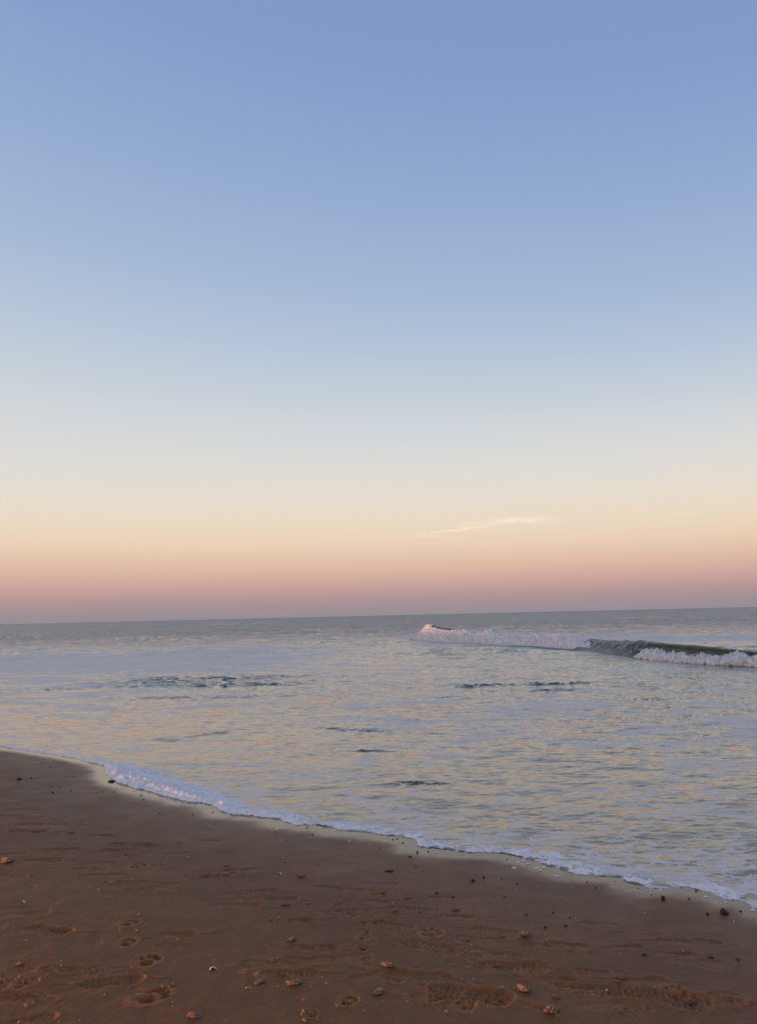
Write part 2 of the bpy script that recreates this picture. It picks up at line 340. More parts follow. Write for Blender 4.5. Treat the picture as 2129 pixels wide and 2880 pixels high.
# ------------------------------------------------------------------ water material
def water_material(name='sea_water'):
    m, k, b = new_mat(name)
    P = k.add('ShaderNodeTexCoord').outputs['Object']
    foam = k.attr('foam'); deep = k.attr('deep'); churn_shade = k.attr('churn_shade')
    # ripples: small slopes added to the true surface normal, stretched along the crests
    Pm = k.mapping(P, (.32, 1.0, 1.0), (0, 0, R(8)))
    def slope(scale, amt, det=2):
        n = k.noise(Pm, scale, det, .55, 0, True)
        v = k.vmath('SUBTRACT', n, (.5, .5, .5))
        return k.vmath('MULTIPLY', v, amt if not isinstance(amt, float) else (amt * .7, amt, 0.0))
    a1 = k.vmath('ADD', slope(1.0, .12), slope(2.3, .26)); a2 = slope(5.5, .56); a3 = slope(14, .80); a4 = slope(44., .50)
    sm = k.vmath('ADD', k.vmath('ADD', a1, a2), k.vmath('ADD', a3, a4))
    amp = k.math('MULTIPLY', k.mr(churn_shade, 0, 1, 1.0, 1.8), k.attr('rip'))
    sm = k.vmath('SCALE', sm, scale=amp)
    # wind chop has its steeper sides towards the beach
    lean = k.vmath('SCALE', (-.08, -1.0, 0.0), scale=k.math('MULTIPLY_ADD', churn_shade, .22, k.attr('lean')))
    nrm = k.add('ShaderNodeNewGeometry').outputs['Normal']
    nn = k.vmath('NORMALIZE', k.vmath('ADD', k.vmath('ADD', nrm, lean), sm))
    # foam pattern: soft sheets + lace
    Pf = k.mapping(P, (.75, 1.0, 1.0), (0, 0, R(14)))
    Ps = k.mapping(P, (.30, 1.0, 1.0), (0, 0, R(8)))
    n1 = k.noise(Pf, .85, 6, .62, .6); n2 = k.noise(Pf, 4.6, 5, .66, .9); n3 = k.noise(Ps, 7.5, 4, .65)
    vo = k.add('ShaderNodeTexVoronoi', feature='DISTANCE_TO_EDGE'); wv = k.vmath('ADD', Pf, k.vmath('SCALE', k.noise(Pf, 3.0, 4, .65, 0, True), scale=.55))
    k.put(vo.inputs['Vector'], wv); vo.inputs['Scale'].default_value = 1.7
    lace = k.mr(vo.outputs['Distance'], .0, .15, 1, 0)
    la = k.attr('lace')
    pat = k.math('ADD', k.math('ADD', k.math('MULTIPLY', n1, .62), k.math('MULTIPLY', n2, .42)), k.math('MULTIPLY', n3, .28))
    pat = k.math('ADD', pat, k.math('MULTIPLY', k.math('SUBTRACT', n1, .5), .55))
    pat = k.math('ADD', pat, k.math('MULTIPLY', k.math('SUBTRACT', lace, .42), k.math('MULTIPLY', la, .60)))
    pf = k.math('ADD', pat, foam)
    cov = k.mr(pf, .685, .735, 0, 1, False)
    fine = k.noise(Ps, 42, 4, .7)
    cov = k.math('MULTIPLY', cov, k.mr(fine, .36, .54, .70, 1.0))
    cov = k.math('MULTIPLY', cov, k.mr(foam, .0, .5, k.mr(la, 0, 1, .76, .60), .88))
    ed = k.attr('edge')
    vo2 = k.add('ShaderNodeTexVoronoi', feature='DISTANCE_TO_EDGE')
    k.put(vo2.inputs['Vector'], k.vmath('ADD', k.mapping(P, (.8, 1.0, 1.0), (0, 0, R(-35))), k.vmath('SCALE', k.noise(P, 6, 3, .65, 0, True), scale=.20)))
    vo2.inputs['Scale'].default_value = 6.5
    lace2 = k.math('ADD', k.mr(vo2.outputs['Distance'], .0, .20, .5, 0), k.math('MULTIPLY', n2, .9))
    cov2 = k.mr(k.math('ADD', lace2, k.math('MULTIPLY', ed, .42)), .98, 1.06, 0, 1.0)
    cov = k.math('MAXIMUM', cov, cov2)
    wc = k.mix(deep, (0.130, 0.090, 0.060), (0.080, 0.140, 0.125))
    wc = k.mix(churn_shade, wc, (0.045, 0.035, 0.034))  # dim steep faces and the breaker's dark reflection, painted into the base colour
    fcol = k.mix(k.mr(n2, .3, .7), (0.52, 0.47, 0.46), (0.66, 0.60, 0.58))
    k.put(b.inputs['Base Color'], k.mix(cov, wc, fcol))
    k.put(b.inputs['Roughness'], k.mr(cov, 0, 1, .02, .42))
    k.put(b.inputs['IOR'], k.mr(churn_shade, 0, .9, 1.46, 1.20))
    k.l.new(nn, b.inputs['Normal'])
    return m
M_WATER = water_material()

def zc(x, y): return (x * 1.2887, y * 1.2887)
# breaker: toe line and crest heights
TOE = [(1128, 1797), (1149, 1798), (1258, 1806), (1387, 1812), (1516, 1816), (1619, 1824), (1709, 1838), (1786, 1849), (1902, 1862), (2031, 1870), (2129, 1874), (2500, 1905), (3300, 1965)]
TOP = [(1128, 1797), (1160, 1785), (1185, 1764), (1203, 1754), (1240, 1762), (1277, 1769), (1342, 1777), (1451, 1783), (1580, 1788), (1645, 1795), (1709, 1801), (1806, 1801), (1870, 1808), (1966, 1815), (2095, 1828), (2129, 1832), (2500, 1862), (3300, 1922)]
sea_f = lambda x, y: SEA
toe_w = np.array([hit(a, b, sea_f)[:2] for a, b in TOE])
toe_px = np.array([a for a, b in TOE], float)
top_px = np.array(TOP, float)
UN = np.array([-(toe_w[-1] - toe_w[0])[1], (toe_w[-1] - toe_w[0])[0]]); UN /= np.linalg.norm(UN)
if UN[0] < 0: UN = -UN                                                    # points seaward (away from the beach)
CREST_BACK = 0.75
def breaker_at(px):
    """toe point and crest height for a place along the wave"""
    x = np.interp(px, toe_px, toe_w[:, 0]); y = np.interp(px, toe_px, toe_w[:, 1])
    cx, cy = x + UN[0] * CREST_BACK, y + UN[1] * CREST_BACK
    pX, _ = px_of(cx, cy, SEA + .4)
    ty = np.interp(pX, top_px[:, 0], top_px[:, 1])
    X = (pX - 1064.5) / F; Yv = (1440 - ty) / F
    d = np.stack([fwd[i] + rr[i] * X + uu[i] * Yv for i in range(3)])
    kk = np.hypot(cx, cy) / np.hypot(d[0], d[1])
    z = CAM_Z + d[2] * kk
    return x, y, np.maximum(z - SEA, 0.0)

def build_sea():
    az = np.concatenate([np.linspace(-66, -30, 50, endpoint=False), np.linspace(-30, 30, 1000, endpoint=False), np.linspace(30, 128, 120)])
    rs = [2.6]
    while rs[-1] < 60000: rs.append(rs[-1] + min(rs[-1] ** 2 * .00052, rs[-1] * .035))
    rs = np.array(rs)
    AZ, RS = np.meshgrid(np.radians(az), rs, indexing='ij')
    X = RS * np.sin(AZ); Y = RS * np.cos(AZ)
    s, q, t = s_of(X, Y)
    Z = water_base(X, Y, s)
    px, py = px_of(X, Y, Z)
    # swell and chop, built from many crests
    amp_s = sst(2, 16, s); far = np.clip(1.0 - sst(300, 1500, RS) * .9, 0, 1)
    H = np.zeros_like(Z)
    for i in range(46):
        L = .7 * (18 / .7) ** (i / 45.) * rng.uniform(.9, 1.1)
        a = math.atan2(-UN[1], -UN[0]) + rng.normal(0, .55)
        ka = 2 * math.pi / L; ph = rng.uniform(0, 6.28)
        amp = .0045 * L ** .72
        fade = sst(L * 60, L * 25, RS)
        H += amp * fade * np.sin(ka * (X * math.cos(a) + Y * math.sin(a)) + ph + 1.5 * perlin(X * .4 / L, Y * .4 / L, i))
    Z = Z + H * amp_s * .75 * (.4 + .6 * sst(20, 60, RS))
    # wash: small ripples on the thin sheet of water
    wash = sst(.1, .8, s) * sst(40, 16, RS)
    Z = Z + wash * (.0075 * fbm(X * 2.0 + Y * .5, Y * 3.1 - X * .7, 21, 3, .6) + .0042 * fbm(X * 7 + Y * 2, Y * 16 - X * 3, 22, 3, .6))
    # humps where the backwash trips over the bottom; their dimmer steep faces painted dark
    churn_shade = np.zeros_like(Z)
    def bump(z0, rx, ry, amt, hgt, f=2.2):
        p = zc(*z0); cx, cy, _ = hit(p[0], p[1], lambda a, b: float(water_base(np.array(a), np.array(b))))
        u = (X - cx) / rx; v = (Y - cy) / ry; g = np.exp(-(u * u + v * v) ** 1.3)
        n = perlin(X * f * .8, Y * f, 33) + .6 * perlin(X * f * 2.4, Y * f * 2.6, 34)
        gg = g * sst(-.25, .35, n + .15)
        churn_shade[...] = np.maximum(churn_shade, amt * .8 * gg)
        Z[...] += hgt * g * n
    for a in [((470, 1482), 3.4, 1.5, 1.2, .06, 2.), ((545, 1497), 1.6, .5, 1.5, .08, 2.2), ((400, 1495), 2.6, 1.0, .8, .05), ((420, 1523), 2.0, .35, .95, .05), ((300, 1490), 2.0, .8, .6, .04),
              ((60, 1506), 1.6, .5, .75, .04), ((180, 1500), 1.5, .4, .5, .04),
              ((1052, 1495), .95, .50, 1.6, .09, 3), ((1212, 1490), 1.0, .45, 1.5, .08, 3), ((1212, 1505), .7, .35, 1.4, .07, 3), ((1060, 1480), 2., .5, .3, .03),
              ((793, 1594), .38, .16, 1.2, .05, 4), ((735, 1590), .40, .12, .7, .03, 4), ((898, 1572), .26, .1, 1.0, .035, 4), ((803, 1639), .2, .1, .9, .03, 5),
              ((915, 1710), .28, .12, .9, .035, 6), ((450, 1615), 1.3, .16, .18, .02, 2.0)]:
        bump(*a)
    gz = sst(870, 960, px / 1.2887) * sst(1405, 1414, py / 1.2887) * sst(1462, 1432, py / 1.2887)
    churn_shade[...] = np.maximum(churn_shade, .42 * gz * sst(-.35, .5, perlin(X * .5, Y * .9, 55) + .5 * perlin(X * 1.6, Y * 3, 56)))  # band ahead of the toe: the wave's dark reflection painted as darker water
    # a low oblique wavelet left of centre, and far dark swells
    def ridge(p0, p1, w_, h):
        a = np.array(hit(*zc(*p0), sea_f)[:2]); b_ = np.array(hit(*zc(*p1), sea_f)[:2]); d = b_ - a; L = np.linalg.norm(d); d /= L
        u = (X - a[0]) * d[0] + (Y - a[1]) * d[1]; v = (X - a[0]) * -d[1] + (Y - a[1]) * d[0]
        v = v + w_ * .8 * perlin(u / w_ * .35, u * 0, 4)
        tri = np.where(v > 0, np.exp(-(v / (w_ * 1.8)) ** 2), np.exp(-(v / (w_ * .55)) ** 2))
        Z[...] += h * tri * sst(-.12, .3, u / L) * sst(1.12, .7, u / L)
    ridge((345, 1642), (540, 1603), .16, .018)
    ridge((-140, 1394), (150, 1392), 1.6, .50); ridge((-80, 1373), (120, 1371), 3.4, .6); ridge((440, 1366), (640, 1360), 3.4, .75)
    ridge((600, 1380), (900, 1372), 1.8, .26); ridge((180, 1396), (420, 1394), 1.3, .28); ridge((1050, 1372), (1350, 1364), 2.4, .25); ridge((1320, 1352), (1560, 1350), 4, .45)
    ridge((980, 1418), (1300, 1428), .5, .09); ridge((900, 1412), (1250, 1418), .4, .06)
    # foam amount by place
    foam = .015 + .12 * fbm(X * .16, Y * .13, 81, 3)
    dsh = np.hypot(X, Y)
    foam = foam - .06 * sst(14, 26, RS) - .30 * sst(34, 70, RS)
    def zone(x0, x1, y0, y1, amt, fx=80, fy=12):
        x0, x1, y0, y1 = [v * 1.2887 for v in (x0, x1, y0, y1)]; fx *= 1.2887; fy *= 1.2887
        g = sst(x0 - fx, x0 + fx, px) * sst(x1 + fx, x1 - fx, px) * sst(y0 - fy, y0 + fy, py) * sst(y1 + fy, y1 - fy, py)
        foam[...] += amt * g
    zone(-600, 640, 1408, 1470, .30, 260, 14)          # foam sheet left behind by the last wave
    zone(400, 900, 1404, 1430, .14, 160, 10)
    zone(-600, 300, 1460, 1530, .10, 200, 40)
    zone(880, 1500, 1410, 1450, -.22, 100, 14)
    zone(-200, 2000, 1600, 1720, -.06, 100, 40)
    # sheet of foam seaward of the breaker
    ux = (X - toe_w[0, 0]) * UN[0] + (Y - toe_w[0, 1]) * UN[1]
    zone(1250, 2600, 1386, 1402, .50, 60, 2.2)
    foam += .10 * sst(.5, .08, s) - .075 * sst(4.0, .8, s)
    lace = sst(4.5, 1.0, s)
    foam = np.where(RS > 900, -.6, foam)
    deep = sst(1.5, 12, s)
    rip = (.26 + .60 * sst(.5, 11, s)) * (1.0 + 2.2 * sst(28, 110, RS))
    Z = np.where(s < -.12, np.minimum(Z, sand_base(X, Y) - .09), Z)
    o = mesh_grid('sea', X, Y, Z, M_WATER, {'foam': foam, 'deep': deep, 'churn_shade': churn_shade, 'lace': lace, 'rip': rip, 'edge': sst(1.5, .05, s + .35 * fbm(X * 1.2, Y * 1.2, 171, 2)) * (.25 + .75 * sst(-3.8, -1.2, t)) + .33 * sst(-1.2, 1.2, t) * sst(4.6, 1.4, s), 'lean': .022 * sst(.5, 6, s) + .24 * sst(26, 130, RS)}, keep=None)
    o['kind'] = 'structure'
build_sea()

# ------------------------------------------------------------------ foam material
def foam_material(name, c0, c1, bump=.5, sc=(1, 1, 1)):
    m, k, b = new_mat(name)
    P = k.add('ShaderNodeTexCoord').outputs['Object']
    n = k.noise(k.mapping(P, sc), 5.5 if sc[2] < 1 else 14, 5, .68); n2 = k.noise(P, 70, 3, .6)
    k.put(b.inputs['Base Color'], k.mix(k.mr(k.math('ADD', k.math('MULTIPLY', n, .6), k.math('MULTIPLY', n2, .4)), .35, .62), c0, c1))
    b.inputs['Roughness'].default_value = .6; b.inputs['IOR'].default_value = 1.3
    b.inputs['Subsurface Weight'].default_value = 0.0
    bp = k.add('ShaderNodeBump'); k.put(bp.inputs['Height'], n2); bp.inputs['Distance'].default_value = .02; bp.inputs['Strength'].default_value = bump
    k.l.new(bp.outputs[0], b.inputs['Normal'])
    return m
M_FOAM = foam_material('foam', (.70, .66, .65), (.96, .92, .92))
M_FOAM2 = foam_material('whitewater_foam', (.50, .52, .56), (.97, .96, .97), .9, (1.6, 1.6, .5))

# ------------------------------------------------------------------ foam along the swash edge
def build_shore_foam():
    def tt(px_, py_): return qt(*hit(px_, py_, sand_base)[:2])[1]
    ks = [(-700, 2030), (0, 2101), (200, 2130), (285, 2150), (300, 2180), (345, 2205), (470, 2240), (580, 2258), (625, 2286), (720, 2295), (830, 2320), (940, 2330), (1160, 2359), (1300, 2400), (1500, 2426), (1640, 2460), (1760, 2487), (1930, 2496), (2040, 2534), (2129, 2558), (2900, 2760)]
    tk = np.array([tt(*k) for k in ks]); o_ = np.argsort(tk)
    wk = np.array([.10, .11, .11, .22, .54, .56, .50, .36, .28, .28, .28, .27, .27, .34, .38, .30, .28, .30, .28, .26, .26])[o_]
    hk = np.array([.022, .024, .022, .036, .064, .066, .058, .046, .036, .032, .029, .026, .022, .020, .020, .019, .014, .016, .016, .016, .015])[o_]
    lk = np.array([0, 0, 0, 0, .1, .1, .1, .15, .3, .3, .35, .4, .5, .6, .6, .6, .85, .7, .7, .7, .8])[o_]
    tk = tk[o_]
    T = np.arange(-11.0, 4.6, .0062)
    V = np.linspace(-.06, 1.9, 150)
    Tm, Vm = np.meshgrid(T, V, indexing='ij')
    wd = np.interp(Tm, tk, wk); hh = np.interp(Tm, tk, hk); lc = np.interp(Tm, tk, lk)
    Q = np.interp(Tm, ET, EQ) + 0.02 * perlin(Tm * 5.3, 0 * Tm + 3.1, 5) + 0.011 * perlin(Tm * 17, 0 * Tm, 6)
    sv = Vm * wd                                                         # distance behind the edge
    q = Q + sv - .01 + .006 * perlin(Tm * 40, Vm * 3, 8)
    X = q * NQ[0] + Tm * NTT[0]; Y = q * NQ[1] + Tm * NTT[1]
    base = np.maximum(water_base(X, Y), sand_base(X, Y))
    prof = np.where(Vm < .25, sst(-.02, .25, Vm), 1 - .8 * sst(.25, 1.15, Vm)) * sst(1.9, 1.0, Vm)
    n1 = fbm(X * 4, Y * 4, 101, 4, .6); n2 = fbm(X * 17, Y * 17, 103, 3, .6)
    n4 = fbm(X * 45, Y * 45, 105, 2, .6)
    h = hh * (prof * (.62 + .75 * n1) + .42 * n2 * prof + .16 * n4 * prof) - .010
    tr = fbm(X * 3.2 + 5, Y * 5.2, 107, 4, .65) + .35 * n2
    h = h - .020 * lc * sst(.12, -.30, tr) - .05 * lc * sst(.1, 1.5, Vm) * sst(.15, -.35, tr)
    h = np.where(Vm > .6, h - .02 * sst(.6, 1.9, Vm) * sst(.35, -.25, tr), h)
    Z = base + h + .004
    kv = h > -.007
    keep = kv[:-1, :-1] | kv[1:, :-1] | kv[:-1, 1:] | kv[1:, 1:]
    # skirt so that the foam has thickness where it is cut
    Z = np.where(kv, Z, base - .012)
    o = mesh_grid('shore_foam', X, Y, Z, M_FOAM, keep=keep)
    o['kind'] = 'stuff'; o['label'] = 'line of white bubbly foam along the edge of the wash on the brown sand'; o['category'] = 'foam'
    # loose scraps of foam left on the wet film in front of the edge
    co, fc = [], []
    for _ in range(230):
        t = rng.uniform(-7.5, 2.6); Qe = float(np.interp(t, ET, EQ))
        dsx = rng.exponential(.07) + .015
        if t < -3.0 and rng.random() < .75: continue
        q = Qe - dsx; x, y = q * NQ[0] + t * NTT[0], q * NQ[1] + t * NTT[1]
        z = float(sand_base(np.array(x), np.array(y))); r = rng.uniform(.003, .011) * (1.5 if t > 0 else 1)
        st = len(co); n = 7
        for i in range(n):
            a = 2 * math.pi * i / n; k_ = rng.uniform(.6, 1.3)
            co.append((x + math.cos(a) * r * k_ * 1.7, y + math.sin(a) * r * k_, z - .002))
        for i in range(n):
            a = 2 * math.pi * i / n; k_ = rng.uniform(.5, .8)
            co.append((x + math.cos(a) * r * k_ * 1.5, y + math.sin(a) * r * k_, z + r * .5))
        co.append((x, y, z + r * .7))
        for i in range(n):
            j = (i + 1) % n; fc.append((st + i, st + j, st + n + j, st + n + i)); fc.append((st + n + i, st + n + j, st + 2 * n))
    me = bpy.data.meshes.new('foam_scraps'); me.from_pydata(co, [], fc); me.materials.append(M_FOAM)
    for p in me.polygons: p.use_smooth = True
    o = bpy.data.objects.new('foam_scraps', me); COL.objects.link(o)
    o['kind'] = 'stuff'; o['label'] = 'scattered scraps of white foam on the wet film in front of the foam line'; o['category'] = 'foam'
build_shore_foam()

# ------------------------------------------------------------------ breaking wave
def wave_material():
    m, k, b = new_mat('wave_face')
    P = k.add('ShaderNodeTexCoord').outputs['Object']
    foam = k.attr('foam'); st = k.attr('streak'); thin = k.attr('thin')
    uv = k.add('ShaderNodeCombineXYZ'); k.put(uv.inputs[0], k.attr('uu')); k.put(uv.inputs[1], k.attr('vv'))
    n1 = k.noise(k.mapping(uv.outputs[0], (6.0, 1.3, 1), (0, 0, R(0))), 1.0, 5, .65, .8)
    n2 = k.noise(P, 7, 5, .65)
    pat = k.math('ADD', k.math('MULTIPLY', n1, .6), k.math('MULTIPLY', n2, .4))
    cov = k.mr(k.math('ADD', pat, k.math('SUBTRACT', foam, .5)), .53, .58, 0, 1)
    col = k.mix(thin, (.016, .024, .024), (.13, .19, .18))
    col = k.mix(k.mr(n1, .35, .7, 0, .35), col, (.06, .065, .05))
    k.put(b.inputs['Base Color'], k.mix(cov, col, (.62, .61, .63)))
    k.put(b.inputs['Roughness'], k.mr(cov, 0, 1, .30, .7)); b.inputs['IOR'].default_value = 1.16
    n3 = k.vmath('SUBTRACT', k.noise(k.mapping(uv.outputs[0], (9, 3, 1)), 1.0, 3, .6, 0, True), (.5, .5, .5))
    nn = k.vmath('NORMALIZE', k.vmath('ADD', k.add('ShaderNodeNewGeometry').outputs['Normal'], k.vmath('SCALE', n3, scale=.28)))
    k.l.new(nn, b.inputs['Normal'])
    return m

def build_breaker():
    root = bpy.data.objects.new('breaking_wave', None); COL.objects.link(root)
    x0, y0, _ = breaker_at(np.array(1700.)); root.location = (float(x0), float(y0), SEA)
    root['label'] = 'long low breaking wave curling and spilling white foam at the right of the sea'; root['category'] = 'wave'
    U = np.concatenate([np.linspace(1120, 1640, 420, endpoint=False), np.linspace(1640, 2140, 520, endpoint=False), np.linspace(2140, 3300, 240)])
    x, y, h = breaker_at(U)
    x = x + .10 * perlin(U * .02, U * 0, 3); y = y + .1 * perlin(U * .02, U * 0 + 9, 3)
    h = h * sst(1120, 1190, U) * sst(3300, 2950, U) + .02 * perlin(U * .06, U * 0, 8)
    arc = np.concatenate([[0], np.cumsum(np.hypot(np.diff(x), np.diff(y)))])
    clean = sst(1770, 1800, U)                                          # unbroken, hollow section
    # profile control: (offset seaward m, height fraction) hollow and spilling
    v = np.linspace(0, 1, 90)
    pv = [0, .12, .28, .42, .52, .58, .64, .74, .86, 1.0]
    off_h = np.interp(v, pv, [-1.2, -.15, .42, .56, .44, .50, .85, 1.7, 3.2, 6.5]); z_h = np.interp(v, pv, [-.12, .02, .30, .70, .96, 1.0, .96, .72, .30, -.12])
    off_s = np.interp(v, pv, [-1.2, -.25, .20, .45, .62, .72, .95, 1.8, 3.2, 6.5]); z_s = np.interp(v, pv, [-.12, .02, .38, .74, .94, 1.0, .95, .62, .26, -.12])
    Uo = U[:, None]; cl = clean[:, None]
    off = off_h[None] * cl + off_s[None] * (1 - cl); zz = z_h[None] * cl + z_s[None] * (1 - cl)
    X = x[:, None] + UN[0] * off; Y = y[:, None] + UN[1] * off
    A_, V_ = np.meshgrid(arc, v, indexing='ij')
    chop = sst(.12, .3, V_) * sst(1, .8, V_)
    Z = SEA + zz * np.maximum(h[:, None], .0) + chop * (.020 * perlin(A_ * 1.7, V_ * 9, 12) + .012 * perlin(A_ * 5, V_ * 20, 13)) - .02 * (h[:, None] < .02)
    mid = (sst(1625, 1660, U) * sst(1800, 1765, U))[:, None]             # torn, streaky section
    ripd = mid * chop * sst(.7, .5, V_) * .07 * perlin(A_ * 2.2 + V_ * 4.5, V_ * 3, 15)
    X = X + UN[0] * ripd * 2; Y = Y + UN[1] * ripd * 2; Z = Z + ripd
    br = 1 - sst(1600, 1660, U)[:, None]
    foam = .95 * br * sst(.66, .60, V_) * sst(.05, .12, V_) + .36 * br * sst(.6, .7, V_)
    foam = foam + mid * (.475 * sst(.7, .5, V_) + .55 * sst(.62, .72, V_))
    foam = foam + cl * (.24 * sst(.6, .5, V_) + .62 * sst(.60, .68, V_) + .05 * sst(.5, .58, V_)) * (1 - 0 * V_)
    foam = np.where((Uo > 1195) & (Uo < 1262) & (V_ > .48), .0, foam)
    thin = cl * sst(.22, .50, V_) * sst(.62, .5, V_) * .9 + mid * .35 * sst(.3, .5, V_) + (Uo < 1300) * .25
    P0 = np.array(root.location)
    o = mesh_grid('wave_body', X - P0[0], Y - P0[1], Z - P0[2], wave_material(), {'foam': foam, 'uu': A_, 'vv': V_ * 3.0 + A_ * .35 * (1 - cl * .6), 'thin': np.clip(thin, 0, 1), 'streak': mid + 0 * V_})
    o.parent = root
    # whitewater: two rolling, lumpy bodies of foam
    def roller(name, ua, ub, n, hf, wd, setback, label=None):
        U2 = np.linspace(ua, ub, n); x2, y2, h2 = breaker_at(U2)
        ar = np.concatenate([[0], np.cumsum(np.hypot(np.diff(x2), np.diff(y2)))])
        th = np.linspace(-.5, math.pi + .25, 64)
        hv = h2 * np.array([hf(u) for u in U2])
        co = np.zeros((n, 64, 3))
        for i in range(n):
            lump = 1 + .34 * mnoise.noise((ar[i] * .9, 0, 3.3)) + .24 * mnoise.noise((ar[i] * 2.7, 4, 3.3)) + .12 * mnoise.noise((ar[i] * 8, 4, 3.3))
            H_ = hv[i] * lump; W_ = wd * (.45 + .55 * min(1, hv[i] / .35))
            for j, a in enumerate(th):
                ox = setback + W_ * (-math.cos(a)); oz = H_ * max(-.3, math.sin(a)) ** 1.0 if math.sin(a) > 0 else H_ * .35 * math.sin(a)
                ox += .22 * oz                                          # leans towards the crest
                p = Vector((ar[i], ox, oz))
                d = .10 * mnoise.fractal(p * 5.0, .6, 2.3, 6) + .03 * abs(mnoise.noise(p * 24)) * (.4 + .6 * max(0, math.sin(a)))
                d += .20 * max(0, math.sin(a)) ** 3 * max(0, mnoise.fractal(Vector((ar[i] * 8, ox * 3, 1)), .6, 2.3, 5)) ** 1.4 * max(0, .35 + mnoise.noise((ar[i] * .9, 2, 7)))
                d *= min(1, hv[i] / .2)
                ox -= math.cos(a) * d; oz += (max(math.sin(a), 0) + .1) * d
                co[i, j] = (x2[i] + UN[0] * ox - P0[0], y2[i] + UN[1] * ox - P0[1], oz - .01)
        o = mesh_grid(name, co[..., 0], co[..., 1], co[..., 2], M_FOAM2); o.parent = root
        if label: o['label'] = label
        return U2, hv
    roller('whitewater', 1132, 1700, 760, lambda u: .93 * float(sst(1128, 1205, u)) ** .8 * float(sst(1720, 1600, u)) * (1 - .15 * float(sst(1500, 1640, u))) * (1 - .30 * math.exp(-((u - 1232) / 26) ** 2)), .55, .42)
    roller('whitewater', 1778, 3250, 1300, lambda u: .50 * float(sst(1772, 1815, u)) * (1 + .22 * math.sin(u * .035) + .15 * math.sin(u * .083)) * float(sst(3260, 3000, u)) + .20 * float(sst(1960, 2130, u)) * float(sst(3260, 3000, u)), .34, .06)
    # spray flecks thrown up along the crest
    co, fc = [], []
    def fleck(px_, ofs, zf, r):
        x1, y1, h1 = breaker_at(np.array(px_, float)); z1 = float(h1) * zf
        c = Vector((float(x1) + UN[0] * ofs - P0[0], float(y1) + UN[1] * ofs - P0[1], z1))
        st = len(co); k_ = [rng.uniform(.6, 1.4) for _ in range(6)]
        for i, d in enumerate([(1, 0, 0), (-1, 0, 0), (0, 1, 0), (0, -1, 0), (0, 0, 1), (0, 0, -1)]): co.append(tuple(c + Vector(d) * r * k_[i]))
        for a, b_, c_ in [(0, 2, 4), (2, 1, 4), (1, 3, 4), (3, 0, 4), (2, 0, 5), (1, 2, 5), (3, 1, 5), (0, 3, 5)]: fc.append((st + a, st + b_, st + c_))
    for _ in range(4200):
        u = rng.uniform(1175, 1690); cl_ = max(0, mnoise.noise((u * .045, 0, 0)) + .35)
        fleck(u, rng.normal(.62, .16), .86 + rng.exponential(.13) * cl_, rng.uniform(.004, .014))
    for _ in range(3600):
        u = rng.uniform(1780, 2500); cl_ = max(0, mnoise.noise((u * .04, 5, 0)) + .4)
        fleck(u, rng.normal(.10, .12), (.50 + .20 * float(sst(1960, 2130, u))) + rng.exponential(.12) * cl_, rng.uniform(.003, .010))
    for c0, wdt in [(2013, 9), (1715, 16), (1700, 10), (2108, 14), (2060, 6), (1283, 7), (1322, 5), (1348, 9), (1440, 8), (1552, 12), (1215, 8), (1620, 12)]:
        for _ in range(120): fleck(rng.normal(c0, wdt), rng.normal(.6, .1), 1.0 + abs(rng.normal(0, .045)), rng.uniform(.003, .011))
    me = bpy.data.meshes.new('spray'); me.from_pydata(co, [], fc); me.materials.append(M_FOAM2)
    o = bpy.data.objects.new('spray', me); COL.objects.link(o); o.parent = root
build_breaker()

# ------------------------------------------------------------------ crumbs of sand thrown out by feet
def build_crumbs(name, mat, count, spread, size, label):
    co, fc = [], []
    spots = [(G(p), L) for p, L, hd, dep, tr in SHOES if dep > .009] + [(G(p), Wd) for p, Wd, dep in PAWS]
    for _ in range(count):
        if rng.random() < spread:
            (cx, cy, _z), L = spots[rng.integers(len(spots))]
            x = cx + rng.normal(0, L * .6); y = cy + rng.normal(0, L * .35)
        else: x = rng.uniform(-4.2, 2.6); y = rng.uniform(2.9, 9)
        if s_of(np.array(x), np.array(y))[0] > -.9: continue
        z = sand_z(x, y); r_ = min(size + rng.exponential(size), size * 5); st = len(co)
        for d in [(1, 0, 0), (.3, .9, .1), (-.8, .6, 0), (-.8, -.6, .1), (.3, -.9, 0)]:
            k_ = rng.uniform(.7, 1.4); co.append((x + d[0] * r_ * k_, y + d[1] * r_ * k_, z - r_ * .3))
        for d in [(.6, .0, 0), (.2, .6, 0), (-.5, .3, 0), (-.5, -.4, 0), (.2, -.5, 0)]:
            k_ = rng.uniform(.8, 1.2); co.append((x + d[0] * r_ * k_, y + d[1] * r_ * k_, z + r_ * rng.uniform(.5, .9)))
        for i in range(5):
            j = (i + 1) % 5; fc.append((st + i, st + j, st + 5 + j, st + 5 + i))
        fc.append((st + 5, st + 6, st + 7, st + 8, st + 9))
    me = bpy.data.meshes.new(name); me.from_pydata(co, [], fc); me.materials.append(mat)
    o = bpy.data.objects.new(name, me); COL.objects.link(o)
    o['kind'] = 'stuff'; o['label'] = label; o['category'] = 'sand'

